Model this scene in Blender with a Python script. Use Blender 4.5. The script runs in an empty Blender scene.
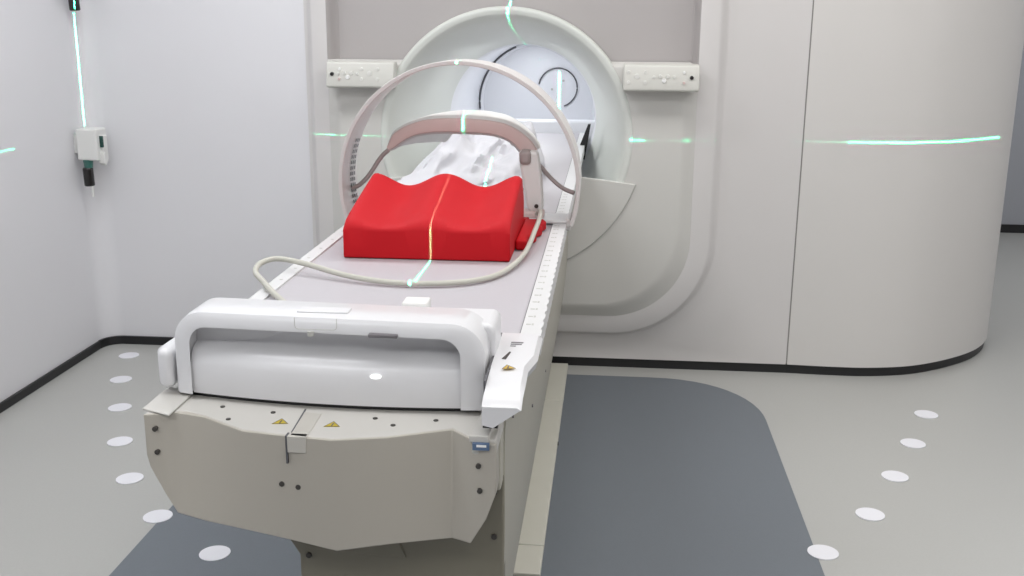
import bpy, bmesh, math, random
from mathutils import Vector, Matrix
random.seed(3)
sc = bpy.context.scene
COL = sc.collection
PI = math.pi

# ------------------------------------------------------------------ camera
F, H, VPX, VPY, ROLL = 1050.0, 1.5, 614, 17, 0.006
yv = Vector((VPX-512, 288-VPY, -F)).normalized()
pit = math.atan((288-VPY)/F)
zv = Vector((ROLL, math.cos(pit), math.sin(pit)))
zv = (zv - yv*zv.dot(yv)).normalized()
xv = yv.cross(zv)
rot = Matrix((xv, yv, zv))
cam = bpy.data.cameras.new('camera')
cam.sensor_width = 36
cam.lens = 36*F/1024
cam.clip_end = 60
camo = bpy.data.objects.new('camera', cam)
camo.matrix_world = Matrix.Translation((0, 0, H)) @ rot.to_4x4()
COL.objects.link(camo)
sc.camera = camo

# ------------------------------------------------------------------ materials
def srgb(c):
    return tuple(((v/255)/12.92 if v/255 <= .04045 else ((v/255+.055)/1.055)**2.4) for v in c)
MATS = {}
def mat(name, col, rough=.5, spec=.5, noise=0, nscale=40, coat=0, alpha=1, sss=0, bump=0, bscale=300, trans=0):
    m = bpy.data.materials.new(name); m.use_nodes = True
    nt = m.node_tree; b = nt.nodes['Principled BSDF']
    c = (*col, 1)
    b.inputs['Base Color'].default_value = c
    b.inputs['Roughness'].default_value = rough
    b.inputs['Specular IOR Level'].default_value = spec
    b.inputs['Coat Weight'].default_value = coat
    b.inputs['Coat Roughness'].default_value = .15
    b.inputs['Alpha'].default_value = alpha
    b.inputs['Transmission Weight'].default_value = trans
    tc = nt.nodes.new('ShaderNodeTexCoord')
    if noise:
        n = nt.nodes.new('ShaderNodeTexNoise'); n.inputs['Scale'].default_value = nscale
        n.inputs['Detail'].default_value = 4
        nt.links.new(tc.outputs['Object'], n.inputs['Vector'])
        r = nt.nodes.new('ShaderNodeMapRange')
        r.inputs['To Min'].default_value = 1-noise; r.inputs['To Max'].default_value = 1+noise
        nt.links.new(n.outputs['Fac'], r.inputs['Value'])
        mx = nt.nodes.new('ShaderNodeVectorMath'); mx.operation = 'SCALE'
        mx.inputs[0].default_value = col
        nt.links.new(r.outputs['Result'], mx.inputs['Scale'])
        nt.links.new(mx.outputs['Vector'], b.inputs['Base Color'])
    if bump:
        n2 = nt.nodes.new('ShaderNodeTexNoise'); n2.inputs['Scale'].default_value = bscale
        nt.links.new(tc.outputs['Object'], n2.inputs['Vector'])
        bp = nt.nodes.new('ShaderNodeBump'); bp.inputs['Strength'].default_value = bump
        bp.inputs['Distance'].default_value = .002
        nt.links.new(n2.outputs['Fac'], bp.inputs['Height'])
        nt.links.new(bp.outputs['Normal'], b.inputs['Normal'])
    MATS[name] = m
    return m
M_wall = mat('wall_panel', (.75, .745, .768), .55, noise=.02, nscale=2)
M_wallr = mat('far_wall_paint', (.37, .38, .41), .6)
M_ceil = mat('ceiling_paint', (.8, .8, .8), .7)
M_floor = mat('floor_vinyl', (.43, .43, .412), .38, noise=.05, nscale=140)
M_mat = mat('blue_grey_vinyl', (.148, .167, .19), .42, noise=.06, nscale=160)
M_dot = mat('white_floor_vinyl', (.80, .80, .84), .4)
M_black = mat('black_rubber', (.012, .012, .013), .45, noise=.05)
M_cover = mat('scanner_cover', (.655, .635, .625), .42, noise=.012, nscale=3)
M_drum = mat('scanner_side_cover', (.66, .642, .622), .42, noise=.012, nscale=3)
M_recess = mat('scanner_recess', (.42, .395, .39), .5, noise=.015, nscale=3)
M_ring = mat('bore_ring', (.66, .68, .64), .45, noise=.01, nscale=4)
M_panel = mat('scanner_lower_panel', (.62, .61, .58), .42, noise=.012, nscale=3)
M_bore = mat('bore_liner', (.78, .79, .82), .35, noise=.01, nscale=4)
M_seam = mat('dark_seam', (.10, .10, .11), .6)
M_seamg = mat('grey_seam', (.30, .29, .28), .6)
M_tray = mat('control_cream', (.64, .635, .59), .45)
M_btn = mat('button_white', (.86, .86, .85), .3)
M_btng = mat('button_grey', (.50, .50, .47), .4)
M_btn2 = mat('button_cream', (.72, .715, .68), .35)
M_knob = mat('knob_black', (.015, .013, .013), .25)
M_white = mat('couch_white', (.72, .72, .735), .3, coat=.15)
M_top = mat('couch_mat', (.475, .455, .48), .5, noise=.03, nscale=90, bump=.1)
M_rail = mat('rail_white', (.68, .68, .68), .35)
M_beige = mat('painted_beige', (.46, .43, .375), .45, noise=.02, nscale=5)
M_beiget = mat('painted_beige_light', (.57, .555, .52), .4, noise=.02, nscale=5)
M_tab = mat('painted_beige_tab', (.52, .50, .455), .42)
M_ped = mat('pedestal_olive', (.21, .195, .15), .5)
M_side = mat('couch_side_panel', (.46, .44, .375), .35, noise=.04, nscale=9)
M_plinth = mat('cream_plinth', (.60, .59, .52), .4, noise=.03, nscale=12)
M_screw = mat('screw_dark', (.05, .045, .04), .35)
M_red = mat('red_foam', (.50, .006, .012), .6, spec=.2, noise=.03, nscale=6)
M_sheet = mat('paper_sheet', (.66, .66, .69), .85)
M_coil = mat('coil_shell', (.76, .755, .735), .45)
M_coilp = mat('coil_pink_face', (.64, .50, .475), .5)
M_hoop = mat('hoop_plastic', (.67, .645, .63), .35)
M_cable = mat('cable_sleeve', (.52, .51, .45), .5)
M_yel = mat('sticker_yellow', (.50, .38, .02), .5)
M_yelb = mat('sticker_gold', (.55, .36, .05), .5)
M_blue = mat('blue_label', (.10, .16, .27), .4)
M_strap = mat('strap_taupe', (.36, .31, .30), .6)
M_box = mat('laser_housing', (.76, .76, .74), .4)
M_lens = mat('dark_green_window', (.02, .07, .06), .12)
M_teal = mat('teal_plastic', (.05, .15, .13), .3)
M_ink = mat('grey_ink', (.17, .16, .17), .6)

M_highlight = mat('highlight_glow', (.9, .9, .9), .3)  # self-glowing white for the highlight on the end cover
M_highlight.node_tree.nodes['Principled BSDF'].inputs['Emission Color'].default_value = (1, 1, 1, 1)
M_highlight.node_tree.nodes['Principled BSDF'].inputs['Emission Strength'].default_value = 1.2
# ------------------------------------------------------------------ helpers
def new_obj(name, bm, m, parent=None, smooth=None, bevel=0, bseg=3, mats=None):
    me = bpy.data.meshes.new(name)
    bmesh.ops.recalc_face_normals(bm, faces=bm.faces)
    bm.to_mesh(me); bm.free()
    me.materials.append(m)
    for mm in (mats or []): me.materials.append(mm)
    o = bpy.data.objects.new(name, me); COL.objects.link(o)
    if parent: o.parent = parent
    if bevel:
        b = o.modifiers.new('bevel', 'BEVEL'); b.width = bevel; b.segments = bseg
        b.limit_method = 'ANGLE'; b.angle_limit = math.radians(35)
        b.harden_normals = False
        smooth = 40 if smooth is None else smooth
    if smooth is not None:
        me.polygons.foreach_set('use_smooth', [True]*len(me.polygons))
        try:
            me.set_sharp_from_angle(angle=math.radians(smooth))
        except Exception:
            pass
    return o
def thing(name, label, cat, loc=(0, 0, 0), group=None):
    o = bpy.data.objects.new(name, None); o.empty_display_size = .1
    COL.objects.link(o); o['label'] = label; o['category'] = cat
    if group: o['group'] = group
    return o
def tag(o, label, cat, group=None):
    o['label'] = label; o['category'] = cat
    if group: o['group'] = group
    return o
def structure(o, label=None):
    o['kind'] = 'structure'
    if label: o['label'] = label
    return o
def B(): return bmesh.new()
def box(bm, x0, x1, y0, y1, z0, z1, mi=0):
    vs = [bm.verts.new((x, y, z)) for z in (z0, z1) for y in (y0, y1) for x in (x0, x1)]
    for f in ((0, 2, 3, 1), (4, 5, 7, 6), (0, 1, 5, 4), (2, 6, 7, 3), (0, 4, 6, 2), (1, 3, 7, 5)):
        bm.faces.new([vs[i] for i in f]).material_index = mi
    return vs
def prism(bm, pts, axis, a, b, mi=0):
    """closed outline pts (2D) extruded along axis from a to b"""
    def P(p, t):
        return {'x': (t, p[0], p[1]), 'y': (p[0], t, p[1]), 'z': (p[0], p[1], t)}[axis]
    A = [bm.verts.new(P(p, a)) for p in pts]; Bv = [bm.verts.new(P(p, b)) for p in pts]
    n = len(pts)
    bm.faces.new(A).material_index = mi; bm.faces.new(Bv[::-1]).material_index = mi
    for i in range(n):
        bm.faces.new((A[i], Bv[i], Bv[(i+1) % n], A[(i+1) % n])).material_index = mi
def grid(bm, rows, closed=False, mi=0):
    vr = [[bm.verts.new(p) for p in r] for r in rows]
    for a, b in zip(vr, vr[1:]):
        n = len(a)
        for i in range(n if closed else n-1):
            j = (i+1) % n
            try: bm.faces.new((a[i], a[j], b[j], b[i])).material_index = mi
            except ValueError: pass
    return vr
def cyl(bm, c, d, r, h, n=20, mi=0, r2=None):
    """solid cylinder from c along unit vector d, length h"""
    d = Vector(d).normalized(); c = Vector(c)
    u = d.orthogonal().normalized(); w = d.cross(u)
    r2 = r if r2 is None else r2
    A = [bm.verts.new(c+(u*math.cos(2*PI*i/n)+w*math.sin(2*PI*i/n))*r) for i in range(n)]
    Z = [bm.verts.new(c+d*h+(u*math.cos(2*PI*i/n)+w*math.sin(2*PI*i/n))*r2) for i in range(n)]
    bm.faces.new(A[::-1]).material_index = mi; bm.faces.new(Z).material_index = mi
    for i in range(n): bm.faces.new((A[i], A[(i+1) % n], Z[(i+1) % n], Z[i])).material_index = mi
def catmull(P, k=8):
    P = [Vector(p) for p in P]; out = []
    Q = [P[0]*2-P[1]]+P+[P[-1]*2-P[-2]]
    for i in range(1, len(Q)-2):
        for s in range(k):
            t = s/k; a, b, c, d = Q[i-1:i+3]
            out.append(.5*((2*b)+(c-a)*t+(2*a-5*b+4*c-d)*t*t+(3*b-a-3*c+d)*t**3))
    out.append(P[-1]); return out
def tube(bm, path, r, n=12, flat=1.0):
    path = [Vector(p) for p in path]; rings = []
    up = Vector((0, 0, 1))
    for i, p in enumerate(path):
        t = (path[min(i+1, len(path)-1)]-path[max(i-1, 0)]).normalized()
        s = t.cross(up)
        if s.length < 1e-3: s = Vector((1, 0, 0))
        s.normalize(); q = s.cross(t)
        rings.append([p+s*math.cos(2*PI*j/n)*r+q*math.sin(2*PI*j/n)*r*flat for j in range(n)])
    v = grid(bm, rings, closed=True)
    bm.faces.new(v[0][::-1]); bm.faces.new(v[-1])

# ------------------------------------------------------------------ room
D = 4.43           # plane of the scanner front
XL = -2.33         # left wall
ISO = 1.01
CX = -.435
bm = B()
vs = [bm.verts.new(p) for p in ((XL-.1, -2.6, 0), (4.3, -2.6, 0), (4.3, 8.2, 0), (XL-.1, 8.2, 0))]
bm.faces.new(vs)
structure(new_obj('floor', bm, M_floor))
bm = B(); box(bm, XL-.1, 4.3, -2.6, 8.2, 2.75, 2.85); structure(new_obj('ceiling', bm, M_ceil))
# left wall (straight part), coved into the back wall
R = .09; YB = 4.53
bm = B(); box(bm, XL-.1, XL, -2.5, YB-R, 0, 2.75); structure(new_obj('wall_left', bm, M_wall))
def cove(off, z0, z1, th, x_end):
    """outline of back wall with the rounded corner; off moves it into the room"""
    pts = []
    cx, cy = XL+R, YB-R
    for k in range(13):
        a = PI - k/12*PI/2
        pts.append((cx+(R-off)*math.cos(a), cy+(R-off)*math.sin(a)))
    pts += [(x_end, YB-off), (-1.2905, D+.001)] if off == 0 else [(x_end, YB-off), (-1.2905, D+.001)]
    back = [(-1.2905, D+.001+th), (x_end, YB-off+th)]
    for k in range(12, -1, -1):
        a = PI - k/12*PI/2
        back.append((cx+(R-off+th)*math.cos(a), cy+(R-off+th)*math.sin(a)))
    return pts+back
bm = B(); prism(bm, cove(0, 0, 0, .1, -1.84), 'z', 0, 2.75)
structure(new_obj('wall_back', bm, M_wall, smooth=30))
bm = B(); prism(bm, cove(.012, 0, 0, .012, -1.84), 'z', 0, .038)
structure(new_obj('baseboard_back', bm, M_black, smooth=30))
bm = B(); box(bm, XL, XL+.012, -2.5, YB-R, 0, .038); structure(new_obj('baseboard_left', bm, M_black, bevel=.004))
bm = B(); box(bm, 1.2, 4.3, 7.8, 7.9, 0, 2.75); structure(new_obj('wall_far', bm, M_wallr))
bm = B(); box(bm, 1.2, 4.2, 7.788, 7.8, 0, .06); structure(new_obj('baseboard_far', bm, M_black))
bm = B(); box(bm, 4.2, 4.3, -2.5, 7.8, 0, 2.75); structure(new_obj('wall_right', bm, M_wall))
bm = B(); box(bm, XL-.1, 4.3, -2.6, -2.5, 0, 2.75); structure(new_obj('wall_front', bm, M_wall))

# floor mat : blue grey inlay with rounded far corners
bm = B()
pts = [(-1.34, .2), (.628, .2)]
for k in range(13):
    a = k/12*PI/2
    pts.append((.628-.44+.44*math.cos(a)**.85 if k < 12 else .628-.44, 3.86+.45*math.sin(a)))
for k in range(13):
    a = PI/2+k/12*PI/2
    pts.append((-1.34+.44+.44*math.cos(a), 3.86+.45*math.sin(a)))
prism(bm, pts, 'z', 0, .002)
tag(new_obj('floor_mat', bm, M_mat), 'large blue-grey vinyl floor inlay with rounded far corner, lying under the treatment couch', 'floor mat')

# white floor dots, one by one
left = [((-2.143, 4.347), 'white floor dot in the far left corner, closest to the back wall'),
        ((-2.033, 4.033), 'second white floor dot from the back wall in the left row'),
        ((-1.889, 3.718), 'third white floor dot from the back wall in the left row'),
        ((-1.735, 3.392), 'fourth white floor dot from the back wall in the left row'),
        ((-1.561, 3.095), 'fifth white floor dot in the left row, just left of the beige couch end'),
        ((-1.354, 2.841), 'white floor dot touching the left edge of the blue-grey floor inlay'),
        ((-1.096, 2.637), 'white floor dot lying wholly on the blue-grey floor inlay, left of the couch pedestal')]
right = [((1.261, 3.988), 'white floor dot on the right, closest to the curved scanner side cover'),
         ((1.13, 3.684), 'second white floor dot from the scanner side cover in the right row'),
         ((.991, 3.385), 'middle one of the five white floor dots on the right'),
         ((.841, 3.088), 'fourth white floor dot from the scanner side cover in the right row'),
         ((.648, 2.826), 'white floor dot straddling the right edge of the blue-grey floor inlay')]
src = None
for (x, y), lab in left+right:
    if src is None:
        bm = B(); cyl(bm, (0, 0, 0), (0, 0, 1), .044, .0035, 40)
        src = new_obj('floor_marker', bm, M_dot); o = src
    else:
        o = src.copy(); COL.objects.link(o)
    o.location = (x, y, .0003)
    tag(o, lab, 'floor marker', 'white round floor markers curving past the scanner')

# ------------------------------------------------------------------ scanner
scan = thing('radiotherapy_scanner', 'large off-white scanner with round bore, filling the back of the room behind the couch', 'scanner')
def ucont(xl, xr, zb, r, zt=2.72, n=14):
    """open U contour with rounded lower corners, as (x, z)"""
    P = [(xl, zt), (xl, 1.32), (xl, 1.19), (xl, zb+r)]
    for k in range(1, n+1):
        a = PI+k/n*PI/2; P.append((xl+r+r*math.cos(a), zb+r+r*math.sin(a)))
    P.append((xr-r, zb))
    for k in range(1, n+1):
        a = -PI/2+k/n*PI/2; P.append((xr-r+r*math.cos(a), zb+r+r*math.sin(a)))
    P += [(xr, 1.19), (xr, 1.32), (xr, zt)]
    return P
def at(P, y): return [(x, y, z) for x, z in P]
outer = ucont(-1.45, .787, .042, .0005)
YS = D-.038
bm = B()
def smoothstep(t): return t*t*(3-2*t)
outl = [(x if x > -1 else -1.290, 0, z) for x, z in outer]
rows = [[(x, D+dy, z) for x, dy, z in outl], ]
c0 = (-1.282, .466, .150, .44); c1 = (-1.246, .420, .174, .40)
for k in range(7):
    t = k/6
    rows.append(at(ucont(*[a+(b-a)*t for a, b in zip(c0, c1)]), D-.038*smoothstep(t)))
c2 = (-1.186, .347, .246, .34)
rows.append(at(ucont(*c2), YS))
grid(bm, rows)
# edges folded back at the bottom and right seam
grid(bm, [[(x, D+dy, z) for x, dy, z in outl], [(x, D+dy+.05, z) for x, dy, z in outl]])
new_obj('front_cover', bm, M_cover, scan, smooth=50)
# recess behind the strip (upper centre)
bm = B()
c3 = (-1.150, .322, .285, .31)
rows = []
for k in range(6):
    t = k/5
    rows.append(at([p for p in ucont(*[a+(b-a)*t for a, b in zip(c2, c3)])], YS+.075*smoothstep(t)))
grid(bm, rows)
vs = [bm.verts.new(p) for p in ((-1.17, YS+.0745, 1.0), (.34, YS+.0745, 1.0), (.34, YS+.0745, 2.72), (-1.17, YS+.0745, 2.72))]
bm.faces.new(vs)
# leave the bore opening free: cut the back panel by rebuilding it in polar strips
bm.free()
bm = B()
grid(bm, rows)
def ray_rect(th, xl, xr, zb, zt, r):
    """distance from bore centre to a rounded rectangle (bottom corners r) along angle th"""
    dx, dz = math.cos(th), math.sin(th)
    lo, hi = 0, 3
    def inside(x, z):
        if x < xl or x > xr or z < zb or z > zt: return False
        if z < zb+r:
            if x < xl+r and (x-xl-r)**2+(z-zb-r)**2 > r*r: return False
            if x > xr-r and (x-xr+r)**2+(z-zb-r)**2 > r*r: return False
        return True
    for _ in range(40):
        m = (lo+hi)/2
        if inside(CX+dx*m, ISO+dz*m): lo = m
        else: hi = m
    return lo
N = 240
def polar(f_r, y): return [(CX+f_r(2*PI*i/N)*math.cos(2*PI*i/N), y, ISO+f_r(2*PI*i/N)*math.sin(2*PI*i/N)) for i in range(N)]
grid(bm, [polar(lambda t: ray_rect(t, -1.155, .327, .29, 2.72, .3), YS+.0745), polar(lambda t: .50, YS+.0745)], closed=True)
new_obj('recess_panel', bm, M_recess, scan, smooth=50)
# lower raised panel, its top edge level with the control trays
RO = .530
YP = D-.068
bm = B()
def rr(e, zt=1.322):
    def f(t):
        return max(RO-.004, ray_rect(t, -1.187+e, .348-e, .245+e, zt-e*.3, .34))
    return f
rows = [polar(rr(.002), YS+.07), polar(rr(.001), YS+.0005)]
for k in range(1, 13):
    t = k/12
    rows.append(polar(rr(.065*t), YS-.032*(smoothstep(t)*.6+.4*math.sin(t*PI/2))))
rows.append(polar(lambda t: RO-.004, YS-.032))
grid(bm, rows, closed=True)
new_obj('lower_panel', bm, M_panel, scan, smooth=60)
# bore ring: rounded lip and funnel
bm = B()
prof = [(RO-.018, YP-.0035), (RO-.036, YP+.006), (.474, 4.41), (.454, 4.50), (.430, 4.66), (.408, 4.84), (.390, 5.00), (.375, 5.13), (.362, 5.22)]
prof = [tuple(v)[:2] for v in catmull([(a, b, 0) for a, b in prof], 5)]
prof = [(RO, YS+.07), (RO, YP+.004), (RO-.003, YP-.001), (RO-.010, YP-.0035)]+prof
grid(bm, [polar(lambda t, r=r: r, y) for r, y in prof], closed=True)
new_obj('bore_ring', bm, M_ring, scan, smooth=50)
# curved seam and apron under the ring, seen on the lower right
def apron(s):
    P = []
    for k in range(25):
        a = math.radians(-20-k/24*62)
        P.append((CX+s*.572*math.cos(a), ISO+.572*math.sin(a)))
    for k in range(24, -1, -1):
        a = math.radians(-20-k/24*62)
        P.append((CX+s*(RO+.001)*math.cos(a), ISO+(RO+.001)*math.sin(a)))
    return P
for s in (1, -1):
    arcp = [(CX+s*.574*math.cos(math.radians(-18.5-k/24*66)), ISO+.574*math.sin(math.radians(-18.5-k/24*66))) for k in range(25)]
    outl = arcp+[(CX+s*.06, .50), (CX+s*.06, .80), (CX+s*.25, .862), (CX+s*.40, .846)]
    bm = B(); prism(bm, outl, 'y', YS-.042, YS-.026)
    ap = new_obj('ring_apron', bm, M_panel, scan, bevel=.0035)
    bm = B(); tube(bm, [(x, YS-.033, z) for x, z in arcp], .0026, 6); new_obj('apron_seam', bm, M_btng, ap)
# bore tube and far end
bm = B()
grid(bm, [polar(lambda t, r=r: r, y) for r, y in ((.362, 5.22), (.362, 5.226), (.356, 5.235), (.352, 5.6), (.350, 6.0), (.348, 6.30))], closed=True)
new_obj('bore_tube', bm, M_bore, scan, smooth=50)
bm = B()
c = bm.verts.new((CX, 6.30, ISO))
rings = [polar(lambda t, r=r: r, y) for r, y in ((.349, 6.262), (.338, 6.262), (.331, 6.268), (.325, 6.29), (.1, 6.292))]
v = grid(bm, rings, closed=True)
bm.faces.new(v[-1])
new_obj('bore_end_cap', bm, M_bore, scan, smooth=40)
bm = B()
arc = [(CX+.342*math.cos(math.radians(a)), 6.256, ISO+.342*math.sin(math.radians(a))) for a in range(112, 190, 3)]
tube(bm, arc, .006, 6); new_obj('end_cap_seam', bm, M_seam, scan)
bm = B()
pc = (-.317, 1.095)
ring = [(pc[0]+.113*math.cos(math.radians(a)), 6.285, pc[1]+.113*math.sin(math.radians(a))) for a in range(-70, 171, 6)]
tube(bm, ring, .0045, 6); new_obj('port_outline', bm, M_seam, scan)
for px_, pz_ in ((-.285, 1.135), (-.352, 1.085)):
    bm = B(); cyl(bm, (px_, 6.292, pz_), (0, -1, 0), .007, .008, 12); new_obj('port_screw', bm, M_btng, scan)
# bridge for the couch inside the bore, with dark gap
bm = B(); box(bm, -.60, -.070, 5.42, 5.50, .84, .985); new_obj('bore_bridge', bm, M_bore, scan, bevel=.012)
bm = B()
prism(bm, [(-.092, 1.022), (-.104, 1.022), (-.160, .87), (-.116, .86)], 'y', 4.86, 4.90)
new_obj('bridge_gap', bm, M_black, scan)
# control trays with buttons
def tray(s, x0, x1):
    """x0: bore side, x1: outer end"""
    t = B()
    a, b = min(x0, x1), max(x0, x1)
    zt, zb = 1.320, 1.213
    # wedge section: front leans back towards the top
    sec = [(YS-.03, zt), (YS-.095, zt-.004), (YS-.118, zb+.012), (YS-.114, zb), (YS-.03, zb-.002)]
    prism(t, sec, 'x', a, b)
    o = new_obj('control_panel', t, M_tray, scan, bevel=.007)
    yf = lambda z: YS-.095-.023*(zt-.004-z)/(zt-.004-zb-.012)
    def btn(x, z, r, m, h=.006, name='button'):
        q = B(); cyl(q, (x, yf(z)+.003, z), (0, -1, 0), r, h+.003, 20, r2=r*.85)
        new_obj(name, q, m, o, smooth=40)
    cx = .098 if s > 0 else -.985
    for dx, dz in ((-.033, .02), (.033, .02), (-.033, -.02), (.033, -.02)):
        btn(cx+dx, 1.268+dz, .0075, M_btn2, .004)
    btn(cx, 1.271, .011, M_btn2, .004)
    for q in ((-.052, .0), (-.03, .03), (.03, .03), (.03, -.03)):
        pass
    cx2 = .205 if s > 0 else -1.075
    for dx, dz, r, m in ((-.040, .004, .006, M_btn2), (-.015, .006, .008, M_btn2), (0, -.010, .009, M_btn), (.015, .006, .008, M_btn2), (.040, .004, .006, M_btn2)):
        btn(cx2+dx, 1.266+dz, r, m)
    xk = .314 if s > 0 else -1.140
    btn(xk-.03*s, 1.288, .006, M_btn)
    btn(xk-.03*s, 1.248, .006, M_coilp)
    btn(xk, 1.268, .0085, M_knob, .008, 'knob')
    return o
tray(1, .045, .345)
tray(-1, -.885, -1.166)
# curved side cover
def spline2(P, k=10): return [(v.x, v.y) for v in catmull([(x, y, 0) for x, y in P], k)]
dp = spline2([(.793, 4.430), (.974, 4.420), (1.144, 4.425), (1.335, 4.475), (1.533, 4.600), (1.700, 4.765), (1.815, 4.98), (1.86, 5.25), (1.87, 5.6), (1.87, 6.4), (1.87, 7.8)])
bm = B()
prism(bm, dp+[(1.2, 7.8), (.793, 4.8)], 'z', .042, 2.72)
new_obj('side_cover', bm, M_drum, scan, smooth=40, bevel=0)
bm = B(); box(bm, .7865, .7935, 4.433, 4.47, .045, 2.72); new_obj('cover_seam', bm, M_seamg, scan)
# black plinth following the covers
def inset(P, d):
    out = []
    for i, p in enumerate(P):
        a = P[max(i-1, 0)]; b = P[min(i+1, len(P)-1)]
        t = Vector((b[0]-a[0], b[1]-a[1])).normalized()
        out.append((p[0]-t.y*d, p[1]+t.x*d))
    return out
pl = inset(dp, .010)
bm = B(); prism(bm, [(-1.29, 4.437)]+pl+[(1.2, 7.8), (-1.29, 4.8)], 'z', 0, .045)
new_obj('plinth', bm, M_black, scan)
# ------------------------------------------------------------------ treatment couch
couch = thing('treatment_couch', 'long patient couch with white handled end cover and beige base, running into the bore', 'couch')
bm = B(); box(bm, -.712, -.158, 1.80, 5.45, .875, .922); new_obj('tabletop', bm, M_top, couch, bevel=.002)
# side rails with notches
def rail(xi, xo, y0, y1, name='side_rail', notch=.0025):
    s = 1 if xo > xi else -1
    pts = [(xi, y0), (xo, y0)]
    y = y0+.05
    while y < 4.2:
        for k in range(7):
            a = PI*k/6
            pts.append((xo-s*notch*math.sin(a), y-.012*math.cos(a)))
        y += .055
    pts += [(xo, y1), (xi, y1)]
    bm = B(); prism(bm, pts, 'z', .888, .9265)
    return new_obj(name, bm, M_rail, couch)
rr_ = rail(-.157, -.118, 1.86, 5.40)
rl_ = rail(-.710, -.742, 1.99, 5.40, notch=.0004)
# index marks on the rails
bm = B(); y = 1.93
while y < 3.6:
    box(bm, -.151, -.142, y, y+.006, .9264, .9270)
    box(bm, -.1405, -.1365, y-.002, y+.009, .9264, .9270)
    y += .055
new_obj('index_marks', bm, M_btng, rr_)
bm = B(); y = 2.0
while y < 3.0:
    box(bm, -.728, -.721, y, y+.006, .9264, .9270); y += .11
new_obj('index_marks', bm, M_btng, rl_)
bm = B(); box(bm, -.1590, -.1566, 1.84, 5.4, .90, .9235); new_obj('rail_gap', bm, M_seam, couch)
# right end block
def blk(pts_top, zt, zb, name, chx=.0):
    bm = B(); prism(bm, pts_top, 'z', zb, zt); return new_obj(name, bm, M_white, couch, bevel=.008, bseg=4)
eb = B()
# section in (x,z) lofted along y with chamfered outer side
rows = []
for y, zt in ((1.546, .903), (1.551, .907), (1.575, .914), (1.62, .921), (1.68, .927), (1.74, .928), (1.86, .928), (1.875, .926)):
    xo = -.128+(.012 if y > 1.7 else 0)
    rows.append([(-.190, y, .872), (-.190, y, zt), (xo-.006, y, zt), (xo+.001, y, zt-(.004 if y < 1.6 else .010)), (xo-.002, y, max(zt-.009, .898) if y < 1.6 else .905), (-.172 if y < 1.6 else -.166, y, .868)])
v = grid(eb, rows, closed=True); eb.faces.new(v[0]); eb.faces.new(v[-1])
bm = B(); box(bm, -.1935, -.1905, 1.60, 1.87, .90, .9275); new_obj('block_gap', bm, M_seam, couch)
bm = B(); box(bm, -.190, -.166, 1.560, 1.62, .862, .873); new_obj('block_gap', bm, M_black, couch)
blkR = new_obj('end_block', eb, M_white, couch, smooth=35)
def tri_sticker(c, size, z, m, par, rotz=0, name='warning_sticker'):
    bm = B(); P = []
    for k in range(3):
        a = rotz+PI/2+k*2*PI/3; P.append((c[0]+size*math.cos(a), c[1]+size*math.sin(a)))
    prism(bm, P, 'z', z, z+.0006)
    q = new_obj(name, bm, m, par)
    bm = B(); box(bm, c[0]-.0012, c[0]+.0012, c[1]-.002, c[1]+.006, z+.0006, z+.001)
    box(bm, c[0]-.0012, c[0]+.0012, c[1]-.006, c[1]-.0038, z+.0006, z+.001)
    for k in range(3):
        a, b = Vector(P[k]), Vector(P[(k+1) % 3]); cc = Vector(c)
        a2, b2 = cc+(a-cc)*.84, cc+(b-cc)*.84
        vs = [bm.verts.new((p.x, p.y, z+.0008)) for p in (a, b, b2, a2)]
        bm.faces.new(vs)
    new_obj('sticker_print', bm, M_seam, par)
    return q
tri_sticker((-.160, 1.668), .014, .9282, M_yelb, blkR, .25)
bm = B(); prism(bm, [(-.1755, 1.715), (-.1685, 1.712), (-.163, 1.752), (-.166, 1.755)], 'z', .928, .9286); new_obj('arrow_mark', bm, M_screw, blkR)
bm = B(); box(bm, -.168, -.146, 1.806, 1.812, .928, .9286); box(bm, -.168, -.148, 1.796, 1.801, .928, .9286); box(bm, -.168, -.158, 1.786, 1.790, .928, .9286)
new_obj('printed_text', bm, M_ink, blkR)
# left end block, rounded
eb = B()
prism(eb, [(-.792, 1.715), (-.78, 1.69), (-.757, 1.69), (-.757, 1.74), (-.712, 1.74), (-.712, 1.98), (-.745, 1.98), (-.788, 1.87)], 'z', .858, .9285)
new_obj('end_block', eb, M_white, couch, bevel=.014, bseg=5)
# end cover: rounded inner shell
bm = B(); rows = []
NX = 30
def bow(x): # front face bulges towards the viewer in the middle
    return 1.660+.042*(max(0, -.40-x)/.35)**2+.012*(max(0, x+.40)/.20)**2
prof = [(.064, .852), (.0, .852), (-.004, .87), (-.004, .905), (.000, .918), (.008, .929), (.020, .936), (.038, .9395), (.050, .9405), (.056, .945), (.060, .955), (.064, .98)]
xs = [-.722+i/NX*(.722-.232) for i in range(NX+1)]
for dy, z in prof:
    rows.append([(x, bow(x)+dy, z) for x in xs])
v = grid(bm, rows)
bm.faces.new([r[0] for r in v]); bm.faces.new([r[-1] for r in v])
new_obj('end_cover', bm, M_white, couch, smooth=40)
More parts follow.
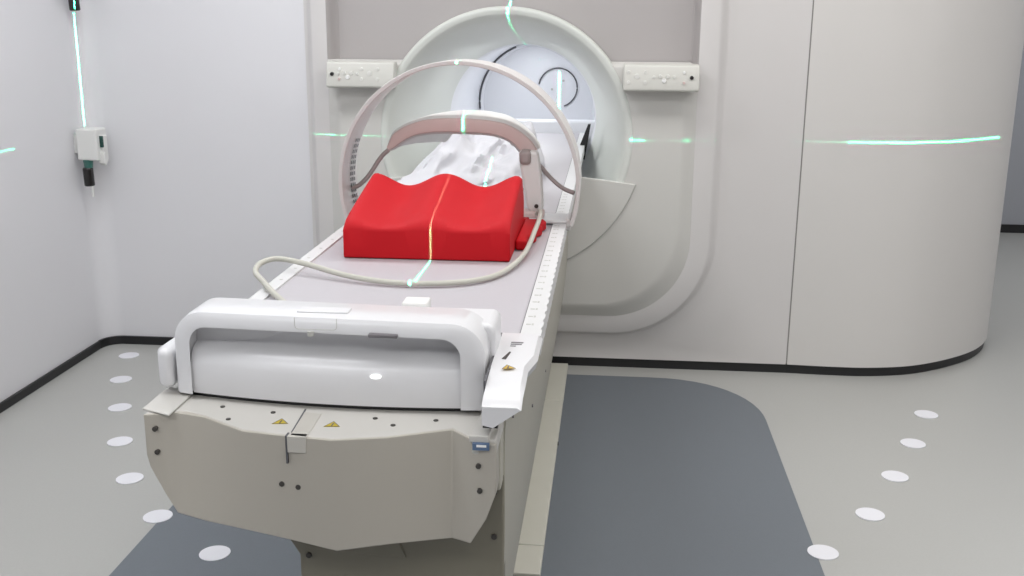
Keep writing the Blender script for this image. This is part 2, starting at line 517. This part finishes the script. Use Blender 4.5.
# handle: arch wrapping the cover, sides running back
def arch_pts(xl, xr, zb, zt, r, n=10):
    P = [(xl, zb)]
    for k in range(n+1):
        a = PI-k/n*PI/2; P.append((xl+r+r*math.cos(a), zt-r+r*math.sin(a)))
    for k in range(n+1):
        a = PI/2-k/n*PI/2; P.append((xr-r+r*math.cos(a), zt-r+r*math.sin(a)))
    P.append((xr, zb)); return P
bm = B(); rows = []
def arch_section(y, eo=0., ei=0.):
    o_ = arch_pts(-.752+eo, -.198-eo, .852, 1.003-eo, .058)
    i_ = arch_pts(-.7235-ei, -.2355+ei, .852, .981+ei, .034)
    return [[(x, y(x) if callable(y) else y, z) for x, z in o_], [(x, y(x) if callable(y) else y, z) for x, z in i_]]
f = lambda d: (lambda x: bow(x)+d)
def dome(P, k):  # gently crown the top bar
    return [(x, y, z+(k*.002*(1-((x+.475)/.28)**2) if z > .9 else 0)) for x, y, z in P]
S = [arch_section(f(-.004), .006, .004), arch_section(f(-.010), .0, .0), arch_section(f(.02), -.0, -.0), arch_section(f(.09), .0, .0), arch_section(f(.112), .014, .0)]
outer_r = [dome(s[0], 1) for s in S]; inner_r = [dome(s[1], 1) for s in S]
outer_r[0] = dome(arch_section(f(-.006), .006)[0], 1)
loop = [inner_r[3]]+[inner_r[2]]+[inner_r[1]]+[inner_r[0]]
loop = [inner_r[4], inner_r[2], dome(arch_section(f(-.006), 0, .004)[1], 1), dome(arch_section(f(-.010), 0, -.004)[1], 1), dome(arch_section(f(-.010), .008)[0], 1), dome(arch_section(f(-.004), .001)[0], 1), outer_r[2], outer_r[3], outer_r[4], inner_r[4]]
v = grid(bm, loop)
bmesh.ops.remove_doubles(bm, verts=bm.verts, dist=1e-5)
for side in (0, -1):
    ring_ = [r[side] for r in loop[:-1]]
    vs = []
    for p in ring_:
        best = min(bm.verts, key=lambda q: (q.co-Vector(p)).length)
        if best not in vs: vs.append(best)
    try: bm.faces.new(vs)
    except ValueError: pass
handle = new_obj('handle', bm, M_white, couch, smooth=40)
# solid back part joining handle and cover under the arch
bm = B(); prism(bm, [(x, z) for x, z in arch_pts(-.738, -.189, .875, .984, .016)], 'y', 1.73, 1.835)
new_obj('cover_back', bm, M_white, couch, bevel=.006)
bm = B(); box(bm, -.2375, -.2350, 1.664, 1.70, .856, .945); new_obj('cover_seam', bm, M_ink, couch)
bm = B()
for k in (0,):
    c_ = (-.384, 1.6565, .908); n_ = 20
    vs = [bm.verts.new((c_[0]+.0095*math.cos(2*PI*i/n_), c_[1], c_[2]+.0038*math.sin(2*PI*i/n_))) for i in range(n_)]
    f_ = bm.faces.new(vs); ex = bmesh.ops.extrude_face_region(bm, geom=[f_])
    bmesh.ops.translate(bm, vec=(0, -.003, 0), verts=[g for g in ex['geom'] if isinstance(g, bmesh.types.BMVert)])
il = new_obj('highlight_oval', bm, M_highlight, couch); il['label'] = 'small glowing white oval highlight'  # specular spot on the cover, built as a small glowing oval
# label outline, catch and latch on the handle bar
bm = B()
YL = 1.6545; x0, x1, z0, z1, rr2 = -.520, -.448, .988, 1.008, .006
P = []
for cxx, czz, a0 in ((x0+rr2, z0+rr2, PI), (x1-rr2, z0+rr2, 1.5*PI)):
    for k in range(5):
        a = a0+k/4*PI/2; P.append((cxx+rr2*math.cos(a), YL, czz+rr2*math.sin(a)))
P = [(x0, YL, z1)]+P+[(x1, YL, z1)]
tube(bm, P, .0006, 5); new_obj('button_outline', bm, M_btng, handle)
bm = B(); box(bm, -.395, -.345, 1.652, 1.675, .977, .9835); new_obj('release_slot', bm, M_ink, handle, bevel=.002)
bm = B(); box(bm, -.365, -.318, 1.79, 1.835, .98, 1.002); new_obj('latch', bm, M_coil, handle, bevel=.004)
bm = B(); box(bm, -.53, -.44, 1.70, 1.73, 1.0035, 1.0065); new_obj('top_pad', bm, M_white, handle, bevel=.0015)
bm = B(); cyl(bm, (-.497, 1.668, .981), (0, 0, -1), .006, .008, 12); new_obj('stud', bm, M_btng, handle)
# black strip put in for the shadow line below the cover
bm = B()
P = [(-.752, 1.715)]+[(x, bow(x)+.012) for x in xs]+[(-.19, 1.69), (-.19, 1.85), (-.752, 1.85)]
prism(bm, P, 'z', .838, .856); new_obj('gap_shadow', bm, M_black, couch)
# beige frame top
plan = [(-.776, 1.610), (-.745, 1.618), (-.712, 1.632), (-.670, 1.612), (-.585, 1.558), (-.51, 1.546), (-.43, 1.536), (-.345, 1.556), (-.245, 1.602), (-.205, 1.560), (-.168, 1.560)]
bm = B(); prism(bm, plan+[(-.166, 2.2), (-.776, 2.2)], 'z', .815, .842)
ft = new_obj('frame_top', bm, M_beiget, couch, bevel=.003)
# front plate : faceted, with chamfered lower corners
cols = []
def yplan(x):
    for a, b in zip(plan, plan[1:]):
        if a[0] <= x <= b[0]: return a[1]+(b[1]-a[1])*(x-a[0])/(b[0]-a[0])
    return plan[-1][1] if x > plan[-1][0] else plan[0][1]
bot = {-.776: .770, -.770: .745, -.745: .70, -.724: .667, -.670: .660, -.585: .655, -.51: .65, -.43: .643, -.345: .648, -.245: .652, -.212: .650, -.185: .70, -.168: .75}
xsf = sorted(bot)
bm = B()
def flat_y(x):   # lower edge follows broader facets
    P = [(-.776, 1.606), (-.43, 1.536), (-.25, 1.585), (-.168, 1.556)]
    for a, b in zip(P, P[1:]):
        if a[0] <= x <= b[0]: return a[1]+(b[1]-a[1])*(x-a[0])/(b[0]-a[0])
    return P[-1][1]
top = [(x, yplan(x)-.004, .842 if x < -.21 else .836) for x in xsf]
mid = [(x, yplan(x)*.5+flat_y(x)*.5-.002, .80) for x in xsf]
low = [(x, flat_y(x), bot[x]) for x in xsf]
low2 = [(x, flat_y(x)+.05, bot[x]) for x in xsf]
top2 = [(x, yplan(x)+.03, .838) for x in xsf]
v = grid(bm, [top2, top, low, low2])
for e in (0, -1):
    bm.faces.new([r[e] for r in v])
fp = new_obj('front_plate', bm, M_beige, couch, bevel=.002)
# left and right little corner covers on the frame
bm = B(); prism(bm, [(-.786, 1.625), (-.728, 1.600), (-.728, 1.70), (-.786, 1.74)], 'z', .8425, .846)
new_obj('corner_cover', bm, M_beiget, couch, bevel=.002)
bm = B(); prism(bm, [(-.212, 1.555), (-.180, 1.555), (-.172, 1.66), (-.204, 1.66)], 'z', .838, .850)
new_obj('corner_cover', bm, M_beiget, couch, bevel=.002)
bm = B(); box(bm, -.2055, -.1785, 1.5495, 1.5555, .8275, .839); lb = new_obj('blue_label', bm, M_blue, couch); lb['label'] = 'small blue label'
bm = B(); box(bm, -.199, -.183, 1.549, 1.5496, .833, .837); new_obj('label_text', bm, M_btn, lb)
for P in ([(-.504, 1.556), (-.501, 1.556), (-.508, 1.66), (-.511, 1.66)], [(-.740, 1.612), (-.737, 1.612), (-.748, 1.69), (-.752, 1.69)]):
    bm = B(); prism(bm, P, 'z', .842, .8426); new_obj('frame_seam', bm, M_seam, ft)
bm = B(); box(bm, -.5085, -.5055, 1.538, 1.553, .795, .843); new_obj('plate_seam', bm, M_seam, fp)
bm = B(); prism(bm, [(-.501, 1.5425), (-.472, 1.5385), (-.476, 1.64), (-.507, 1.645)], 'z', .8415, .8430)
box(bm, -.505, -.474, 1.5365, 1.55, .815, .843)
new_obj('centre_tab', bm, M_tab, fp, bevel=.002)
tri_sticker((-.534, 1.597), .0155, .8422, M_yel, ft, .15)
tri_sticker((-.445, 1.594), .0155, .8422, M_yel, ft, .1)
for x, y in ((-.655, 1.655), (-.625, 1.60), (-.560, 1.638), (-.381, 1.63), (-.345, 1.603), (-.278, 1.632)):
    bm = B(); cyl(bm, (x, y, .841), (0, 0, 1), .0042, .0025, 14); new_obj('screw', bm, M_screw, ft)
for x, z in ((-.757, .817), (-.755, .776), (-.521, .754), (-.492, .752), (-.197, .796), (-.195, .752)):
    bm = B(); t_ = (z-.65)/.192; ym = yplan(x)*t_+flat_y(x)*(1-t_); cyl(bm, (x, ym+.006, z), (0, -1, 0), .0045, .0105 if x > -.7 else .016, 14); new_obj('screw', bm, M_screw, fp)
# frame body behind the plate
bm = B(); box(bm, -.774, -.168, 1.63, 4.34, .72, .816); new_obj('frame', bm, M_side, couch, bevel=.004)
bm = B(); box(bm, -.735, -.17, 1.85, 4.36, .815, .876); new_obj('top_carrier', bm, M_side, couch, bevel=.004)
# pedestal plate
bm = B(); prism(bm, [(-.560, .73), (-.560, .60), (-.535, .56), (-.535, .0), (-.1662, .0), (-.1662, .73)], 'y', 1.668, 1.70)
pp = new_obj('pedestal_plate', bm, M_ped, couch, bevel=.003)
bm = B(); prism(bm, [(-.555, .622), (-.40, .612), (-.37, .64), (-.34, .565), (-.52, .575)], 'y', 1.664, 1.669)
new_obj('cable_recess', bm, M_ped, pp, bevel=.001)
for x, z in ((-.183, .700), (-.183, .615), (-.518, .56)):
    bm = B(); cyl(bm, (x, 1.672, z), (0, -1, 0), .005, .008, 14); new_obj('screw', bm, M_screw, pp)
bm = B(); box(bm, -.53, -.26, 1.70, 4.3, .0, .72); new_obj('pedestal', bm, M_ped, couch)
# tapered side panel (right)
bm = B(); rows = []
sec = [(-.158, .868), (-.163, .83), (-.166, .78), (-.166, .56), (-.180, .36), (-.215, .12), (-.240, .0)]
sec = [tuple(v)[:2] for v in catmull([(a, b, 0) for a, b in sec], 5)]
for y in (1.676, 1.70, 2.2, 2.8, 3.4, 4.0, 4.40):
    rows.append([(x, y, z) for x, z in sec])
v = grid(bm, rows)
v2 = grid(bm, [[(x-.012, y, z) for x, z in sec] for y in (1.676, 4.40)])
n = len(sec)
for i in range(n-1):
    bm.faces.new((v[0][i], v[0][i+1], v2[0][i+1], v2[0][i]))
new_obj('side_panel', bm, M_side, couch, smooth=50)
# side screws
for p in ((-.1645, 1.80, .79), (-.1645, 2.3, .62), (-.170, 2.9, .50)):
    bm = B(); cyl(bm, p, (1, 0, 0), .004, .003, 12); new_obj('screw', bm, M_ink, couch)
# floor plinth pieces
for y0, y1 in ((2.585, 2.745), (2.75, 3.935), (3.94, 4.40)):
    bm = B(); box(bm, -.28, -.157, y0, y1, .002, .022); new_obj('plinth', bm, M_plinth, couch, bevel=.003)
bm = B(); box(bm, -.29, -.165, 2.2, 2.584, .002, .012); new_obj('plinth_gap', bm, M_black, couch)
bm = B(); cyl(bm, (-.158, 3.52, .012), (1, 0, 0), .007, .004, 12); new_obj('plinth_cap', bm, M_screw, couch)

# ------------------------------------------------------------------ red knee cushion
def cushion(x0, x1, yf, yr, yb, zb, zf, zr, dip, nx=48):
    bm = B(); rows = []
    def wave(x):
        u = (x-x0)/(x1-x0)
        # two troughs, crests at both ends and in the middle
        t = .5-.5*math.cos(u*4*PI)
        edge = 1
        return t*dip*edge
    prof = []
    prof += [(yf, zb, 0), (yf, zb+.02, 0), (yf+.001, zf-.012, 0), (yf+.008, zf+.002, .25), (yf+.03, zf+.016, .6)]
    for k in range(1, 9):
        t = k/8; prof.append((yf+.03+(yr-yf-.03)*t, zf+.016+(zr-zf-.016)*(t**.92), .6+.4*min(1, t*1.6)))
    prof += [(yr+.02, zr-.004, 1), (yr+.035, zr-.02, .95), (yb, zr-.07, .5), (yb, zb+.02, 0), (yb, zb, 0)]
    xs = [x0+(x1-x0)*i/nx for i in range(nx+1)]
    for y, z, w in prof:
        r = []
        for x in xs:
            u = (x-x0)/(x1-x0)
            e = min(u, 1-u)*(x1-x0)
            rnd = .010*max(0, 1-e/.018)**2 if w > 0 else 0
            r.append((x, y+.012*w*math.sin(u*4*PI)*0, z-wave(x)*w-rnd))
        rows.append(r)
    v = grid(bm, rows)
    bm.faces.new([r[0] for r in v]); bm.faces.new([r[-1] for r in v])
    bm.faces.new(v[0][:]+v[-1][::-1])
    return bm
bm = cushion(-.645, -.234, 2.468, 2.80, 2.875, .9235, 1.006, 1.087, .034)
tag(new_obj('knee_cushion', bm, M_red, smooth=38, bevel=.004), 'bright red wavy foam knee cushion with two leg troughs, front one on the couch', 'cushion')
bm = B()
P = [(-.660, 2.60), (-.655, 2.90), (-.19, 2.90)]
prism(bm, [(-.233, 2.60), (-.233, 2.90), (-.178, 2.90), (-.170, 2.87), (-.185, 2.83), (-.176, 2.79), (-.193, 2.75), (-.186, 2.70), (-.206, 2.66), (-.203, 2.60)], 'z', .9235, .950)
prism(bm, [(-.665, 2.56), (-.665, 2.93), (-.222, 2.93), (-.222, 2.885), (-.652, 2.885), (-.652, 2.56)], 'z', .9235, .950)
tag(new_obj('foot_cushion', bm, M_red, bevel=.008), 'low red foam base showing beside and behind the wavy red knee cushion', 'cushion')

# ------------------------------------------------------------------ crumpled paper sheet
bm = B(); NXs, NYs = 60, 40; rows = []
import mathutils
for j in range(NYs+1):
    r = []
    for i in range(NXs+1):
        u, w = i/NXs, j/NYs
        x = -.735+u*.475; y = 3.55+w*.60
        su = min(1, u/.30)**.9*min(1, (1-u)/.12)**.5 if 0 < u < 1 else 0
        sw = smoothstep(min(1, w/.65))
        h = .150*su*sw
        V = mathutils.noise.noise
        q = Vector((x*7, y*6, 1.3))
        # sharp creases: ridged noise at two scales
        c1_ = 1-abs(V(q))*2.2; c2_ = 1-abs(V(q*2.3+Vector((3, 1, 7))))*2.2
        cr = .055*(c1_-.5)+.028*(c2_-.5)
        z = .930+h+cr*(.1+su*sw)*min(1, (1-u)/.2)
        z -= .045*math.exp(-((x+.44-.35*(w-.5))/.035)**2)*sw
        r.append((x+cr*.5, y-cr*.6, max(.9275, z)))
    rows.append(r)
grid(bm, rows)
o = new_obj('paper_sheet', bm, M_sheet, smooth=60)
so = o.modifiers.new('thickness', 'SOLIDIFY'); so.thickness = .002; so.offset = 1
tag(o, 'crumpled white paper sheet heaped on the couch under the arch behind the red cushion', 'sheet')

# ------------------------------------------------------------------ anterior coil arch
coil = thing('imaging_coil', 'white arched body coil with pinkish front face bridging over the couch behind the red cushion', 'coil')
co = [(-0.655, 1.129), (-0.639, 1.165), (-0.615, 1.185), (-0.582, 1.2), (-0.538, 1.213), (-0.485, 1.218), (-0.43, 1.219), (-0.363, 1.215), (-0.304, 1.205), (-0.261, 1.185), (-0.226, 1.157), (-0.205, 1.128)]
ci = [(-0.65, 1.112), (-0.632, 1.118), (-0.607, 1.136), (-0.58, 1.151), (-0.548, 1.16), (-0.495, 1.166), (-0.43, 1.165), (-0.363, 1.163), (-0.319, 1.155), (-0.287, 1.139), (-0.266, 1.116), (-0.249, 1.102)]
cs = [v for v in catmull([(a, 0, b) for a, b in co], 5)]; cn = [v for v in catmull([(a, 0, b) for a, b in ci], 5)]
def sect(y, e, dz=0, sx=1): # e: shrink thickness
    A = []
    for p, q in zip(cs, cn): A.append((p.x+(q.x-p.x)*e, y, p.z+(q.z-p.z)*e+dz))
    Bq = []
    for p, q in zip(cs, cn): Bq.append((q.x+(p.x-q.x)*e, y, q.z+(p.z-q.z)*e+dz))
    return [(CX+(x-CX)*sx, y_, z) for x, y_, z in A+Bq[::-1]]
bm = B()
v = grid(bm, [sect(3.052, .12), sect(3.06, .0), sect(3.12, .0), sect(3.20, .0, -.001, .96), sect(3.32, .0, -.006, .84), sect(3.46, .0, -.018, .66), sect(3.52, .1, -.026, .55)], closed=True)
bm.faces.new(v[-1])
nn = len(cs)
new_obj('shell', bm, M_coil, coil, smooth=45)
bm = B()
v = grid(bm, [sect(3.053, .12), sect(3.046, .16), sect(3.044, .30)], closed=True)
r = v[-1]
for i in range(nn-1): bm.faces.new((r[i], r[i+1], r[2*nn-2-i], r[2*nn-1-i]))
cf = new_obj('front_face', bm, M_coilp, coil, smooth=45); cf['label'] = 'pinkish front face'
# right arm and catch
bm = B(); rows = []
for z, xa, xb in ((1.125, -.262, -.208), (1.09, -.258, -.200), (1.04, -.250, -.194), (.99, -.240, -.190), (.965, -.236, -.189), (.950, -.228, -.192)):
    rows.append([(xa, 3.00, z), (xb, 3.00, z), (xb, 3.05, z), (xa, 3.05, z)])
v = grid(bm, rows, closed=True); bm.faces.new(v[0]); bm.faces.new(v[-1])
new_obj('arm', bm, M_coil, coil, bevel=.008)
bm = B(); box(bm, -.258, -.225, 2.99, 3.05, 1.088, 1.128); hp = new_obj('hinge', bm, M_strap, coil, bevel=.01)
bm = B(); box(bm, -.252, -.186, 2.985, 3.05, .931, .953); new_obj('catch', bm, M_coilp, coil, bevel=.007)
bm = B(); cyl(bm, (-.208, 3.0, .968), (0, -1, 0), .006, .004, 14); new_obj('screw', bm, M_screw, coil)
bm = B(); tube(bm, catmull([(-.648, 3.04, 1.118), (-.672, 3.04, 1.095), (-.705, 3.03, 1.045), (-.735, 3.03, 1.015), (-.758, 3.03, 1.005)]), .0065, 8)
new_obj('strap', bm, M_strap, coil, smooth=60)
bm = B(); tube(bm, catmull([(-.236, 3.04, 1.108), (-.208, 3.045, 1.085), (-.17, 3.04, 1.045), (-.135, 3.03, 1.018), (-.100, 3.02, 1.005)]), .0065, 8)
new_obj('strap', bm, M_strap, coil, smooth=60)

# connecting cable
bm = B()
P = [(-.205, 2.975, .950), (-.192, 2.93, .966), (-.187, 2.82, .966), (-.189, 2.68, .960), (-.202, 2.50, .938), (-.238, 2.33, .931), (-.30, 2.24, .931), (-.406, 2.205, .931), (-.497, 2.212, .932), (-.592, 2.245, .937), (-.690, 2.292, .948), (-.760, 2.312, .953), (-.788, 2.275, .950), (-.780, 2.215, .944), (-.742, 2.155, .937), (-.700, 2.085, .934), (-.650, 2.01, .932), (-.60, 1.93, .931), (-.56, 1.86, .931)]
tube(bm, catmull(P, 8), .0064, 12)
tag(new_obj('cable', bm, M_cable, smooth=60), 'cream cable looping across the couch in front of the red cushion, overhanging the left rail', 'cable')

# ------------------------------------------------------------------ clearance hoop
hoop = thing('clearance_hoop', 'large thin pinkish-white hoop standing upright across the couch, number scale on its left', 'hoop')
HX, HZ, HR = -.426, 1.035, .340
bm = B(); rows = []
angs = [math.radians(-19+i*(218/110)) for i in range(111)]
for a in angs:
    ca, sa = math.cos(a), math.sin(a)
    rows.append([(HX+(HR-.006)*ca, 2.925, HZ+(HR-.006)*sa), (HX+(HR+.006)*ca, 2.925, HZ+(HR+.006)*sa), (HX+(HR+.004)*ca, 3.105, HZ+(HR+.004)*sa), (HX+(HR-.004)*ca, 3.105, HZ+(HR-.004)*sa)])
v = grid(bm, rows, closed=True); bm.faces.new(v[0]); bm.faces.new(v[-1])
hb = new_obj('hoop_band', bm, M_hoop, hoop, bevel=.002)
bm = B()
for k in range(12):
    a = PI-.34+k*.050
    for q in range(3):
        w = (.030, .018, .024)[(k+q) % 3]
        y0 = 3.015+q*.022
        aa = a+q*.006
        c = Vector((HX+(HR-.0062)*math.cos(aa), 0, HZ+(HR-.0062)*math.sin(aa)))
        t = Vector((-math.sin(aa), 0, math.cos(aa)))*.0052; nrm = Vector((-math.cos(aa), 0, -math.sin(aa)))*.0012
        vs = [bm.verts.new(p) for p in (c-t+nrm+Vector((0, y0, 0)), c+t+nrm+Vector((0, y0, 0)), c+t+nrm+Vector((0, y0+.014, 0)), c-t+nrm+Vector((0, y0+.014, 0)))]
        bm.faces.new(vs)
new_obj('number_scale', bm, M_screw, hb)
bm = B(); box(bm, -.742, -.118, 2.95, 3.07, .9266, .936); new_obj('base_bar', bm, M_rail, hoop, bevel=.003)
for x0, x1 in ((-.765, -.738), (-.122, -.106)):
    bm = B(); box(bm, x0, x1, 2.955, 3.065, .905, .940); new_obj('clamp', bm, M_hoop, hoop, bevel=.005)

# ------------------------------------------------------------------ wall laser unit
NB = set(bpy.data.objects)
lu = thing('laser_projector', 'small white alignment laser box on the left wall near the corner, black plug below', 'laser')
bm = B(); box(bm, -2.345, -2.252, 4.45, 4.55, .880, 1.016)
lub = new_obj('housing', bm, M_box, lu, bevel=.007)
bm = B(); box(bm, -2.367, -2.34, 4.47, 4.53, .91, .99); new_obj('wall_bracket', bm, M_box, lu)
bm = B(); prism(bm, [(4.485, .985), (4.542, .985), (4.542, .875), (4.515, .85), (4.485, .90)], 'x', -2.275, -2.247); new_obj('side_module', bm, M_box, lub, bevel=.005)
bm = B(); box(bm, -2.268, -2.238, 4.4775, 4.488, .935, .985); new_obj('laser_window', bm, M_lens, lub, bevel=.002)
bm = B(); box(bm, -2.262, -2.235, 4.476, 4.487, .865, .915); new_obj('lower_port', bm, M_coil, lub, bevel=.003)
bm = B(); cyl(bm, (-2.308, 4.47, .882), (0, 0, -1), .022, .035, 18, r2=.018); new_obj('connector', bm, M_teal, lu, smooth=40)
bm = B(); cyl(bm, (-2.312, 4.468, .848), (0.03, 0, -1), .022, .082, 18); new_obj('plug', bm, M_knob, lu, bevel=.006)
bm = B(); cyl(bm, (-2.297, 4.465, .768), (0.02, 0, -1), .006, .048, 10); new_obj('cable_tail', bm, M_box, lu, smooth=40)
bm = B(); cyl(bm, (-2.318, 4.50, 1.512), (-.04, 0, 1), .022, .30, 20)
box(bm, -2.367, -2.325, 4.48, 4.52, 1.66, 1.70)
bk = new_obj('black_rod', bm, M_knob, bevel=.006)
tag(bk, 'black rod on the left wall, directly above the small white laser box', 'rod')

for q in set(bpy.data.objects)-NB:      # brought clear of the room corner
    if q.type == 'MESH':
        q.data.transform(Matrix.Translation((.035, -.075, 0)))

# ------------------------------------------------------------------ lights
def area(name, loc, sx, sy, power, col=(1, 1, 1), rot=(0, 0, 0)):
    l = bpy.data.lights.new(name, 'AREA'); l.shape = 'RECTANGLE'; l.size = sx; l.size_y = sy
    l.energy = power; l.color = col
    o = bpy.data.objects.new(name, l); o.location = loc; o.rotation_euler = rot; COL.objects.link(o)
    return o
for x in (-1.4, .3, 2.2):
    for y in (-.6, 1.5, 3.3):
        area('ceiling_light', (x, y, 2.73), 1.2, .6, (17, 14, 19)[(-.6, 1.5, 3.3).index(y)]*(1.12 if x < 0 else .95), (1, .985, .97) if x > 0 else (.96, .98, 1))
area('ceiling_light', (2.9, 6.2, 2.73), 1.0, .6, 22, (.95, .97, 1))
area('bore_light', (CX, 5.7, ISO+.335), .30, .9, 3.8, (.95, .97, 1))

area('bore_light', (CX, 4.86, ISO+.37), .22, .4, 2.2, (.96, .98, 1))  # extra fill, added to brighten the funnel
def laser(name, loc, nrm, centre, half_deg, width, power, col=(.04, 1, .42)):
    """a line laser: a point source whose emission is confined to a thin fan"""
    l = bpy.data.lights.new(name, 'POINT'); l.shadow_soft_size = 0; l.energy = 60; l.color = (1, 1, 1)
    l.use_nodes = True; nt = l.node_tree; em = nt.nodes['Emission']
    em.inputs['Color'].default_value = (*col, 1)
    tc = nt.nodes.new('ShaderNodeTexCoord')
    def dot(v):
        d = nt.nodes.new('ShaderNodeVectorMath'); d.operation = 'DOT_PRODUCT'
        d.inputs[1].default_value = Vector(v).normalized()
        nt.links.new(tc.outputs['Normal'], d.inputs[0]); return d.outputs['Value']
    def math_(op, a, b):
        m = nt.nodes.new('ShaderNodeMath'); m.operation = op
        nt.links.new(a, m.inputs[0])
        if isinstance(b, (int, float)): m.inputs[1].default_value = b
        elif b is not None: nt.links.new(b, m.inputs[1])
        return m.outputs[0]
    a = math_('LESS_THAN', math_('ABSOLUTE', dot(nrm), None), width)
    c = math_('GREATER_THAN', dot(centre), math.cos(math.radians(half_deg)))
    nt.links.new(math_('MULTIPLY', math_('MULTIPLY', a, c), power/60), em.inputs['Strength'])
    o = bpy.data.objects.new(name, l); o.location = loc; COL.objects.link(o)
    return o
def aim(loc, a, b):
    """centre direction and half angle of the fan between points a and b"""
    va = (Vector(a)-Vector(loc)).normalized(); vb = (Vector(b)-Vector(loc)).normalized()
    return (va+vb).normalized(), math.degrees(va.angle(vb))/2
SX = -.428
LP = 3000
L0 = (SX, 0.0, 1.9)
c, h = aim(L0, (SX, 4.45, 1.80), (SX, 4.93, 1.395)); laser('sagittal_laser', L0, (1, 0, 0), c, h, .0009, 16000)
c, h = aim(L0, (SX, 2.93, 1.40), (SX, 2.21, .92)); laser('sagittal_laser', L0, (1, 0, 0), c, h, .0009, 8000)
def fan(name, src, a, b, width, power):
    n = (Vector(a)-Vector(src)).cross(Vector(b)-Vector(src))
    c, h = aim(src, a, b); return laser(name, src, n, c, h, width, power)
fan('bore_laser', (-.5, .5, 2.0), (-.31, 6.28, 1.19), (-.31, 6.28, .97), .0012, 20000)
RW = (3.9, 1.0, ISO)
fan('lateral_laser', RW, (1.68, 4.72, ISO), (.97, 4.42, ISO), .0010, 7000)
fan('lateral_laser', RW, (.97, 4.42, ISO), (.74, 4.43, ISO), .0006, 700)
fan('lateral_laser', RW, (.065, 4.37, ISO), (.125, 4.37, ISO), .0008, 20000)
fan('lateral_laser', RW, (.29, 4.37, ISO), (.33, 4.37, ISO), .0008, 7000)
fan('lateral_laser', RW, (.125, 4.37, ISO), (.46, 4.40, ISO), .0005, 350)
LW = (-2.2, 2.4, ISO)
fan('lateral_laser', LW, (-1.29, 4.43, ISO), (-.87, 4.37, ISO), .0009, 220)
fan('lateral_laser', LW, (-1.20, 4.40, ISO), (-1.16, 4.37, ISO), .0011, 1300)
fan('lateral_laser', (-.9, -.6, ISO+.03), (-2.33, 3.93, .985), (-2.33, 3.3, .985), .0008, 8000)
fan('lateral_laser', (-1.9, 3.5, ISO), (-.72, 4.0, ISO), (-.56, 3.9, ISO), .0012, 2500)
fan('lateral_laser', (-1.9, 3.5, ISO), (-.56, 3.9, ISO), (-.2, 4.05, ISO), .0008, 700)
fan('sheet_laser', (SX, 3.6, 2.4), (SX, 3.62, .97), (SX, 3.80, 1.02), .0014, 2500)
fan('corner_laser', (-1.2, 2.6, 1.75), (-2.33, 4.50, 1.545), (-2.33, 4.50, 1.01), .0016, 4500)
sc.view_settings.view_transform = 'Standard'
sc.view_settings.look = 'None'
sc.view_settings.gamma = 1
sc.view_settings.use_curve_mapping = False
sc.view_settings.exposure = 0
w = bpy.data.worlds.new('world'); sc.world = w; w.use_nodes = True
w.node_tree.nodes['Background'].inputs['Color'].default_value = (.8, .85, .9, 1)
w.node_tree.nodes['Background'].inputs['Strength'].default_value = .3
sc.cycles.use_denoising = True
sc.cycles.max_bounces = 8
sc.cycles.sample_clamp_indirect = 4
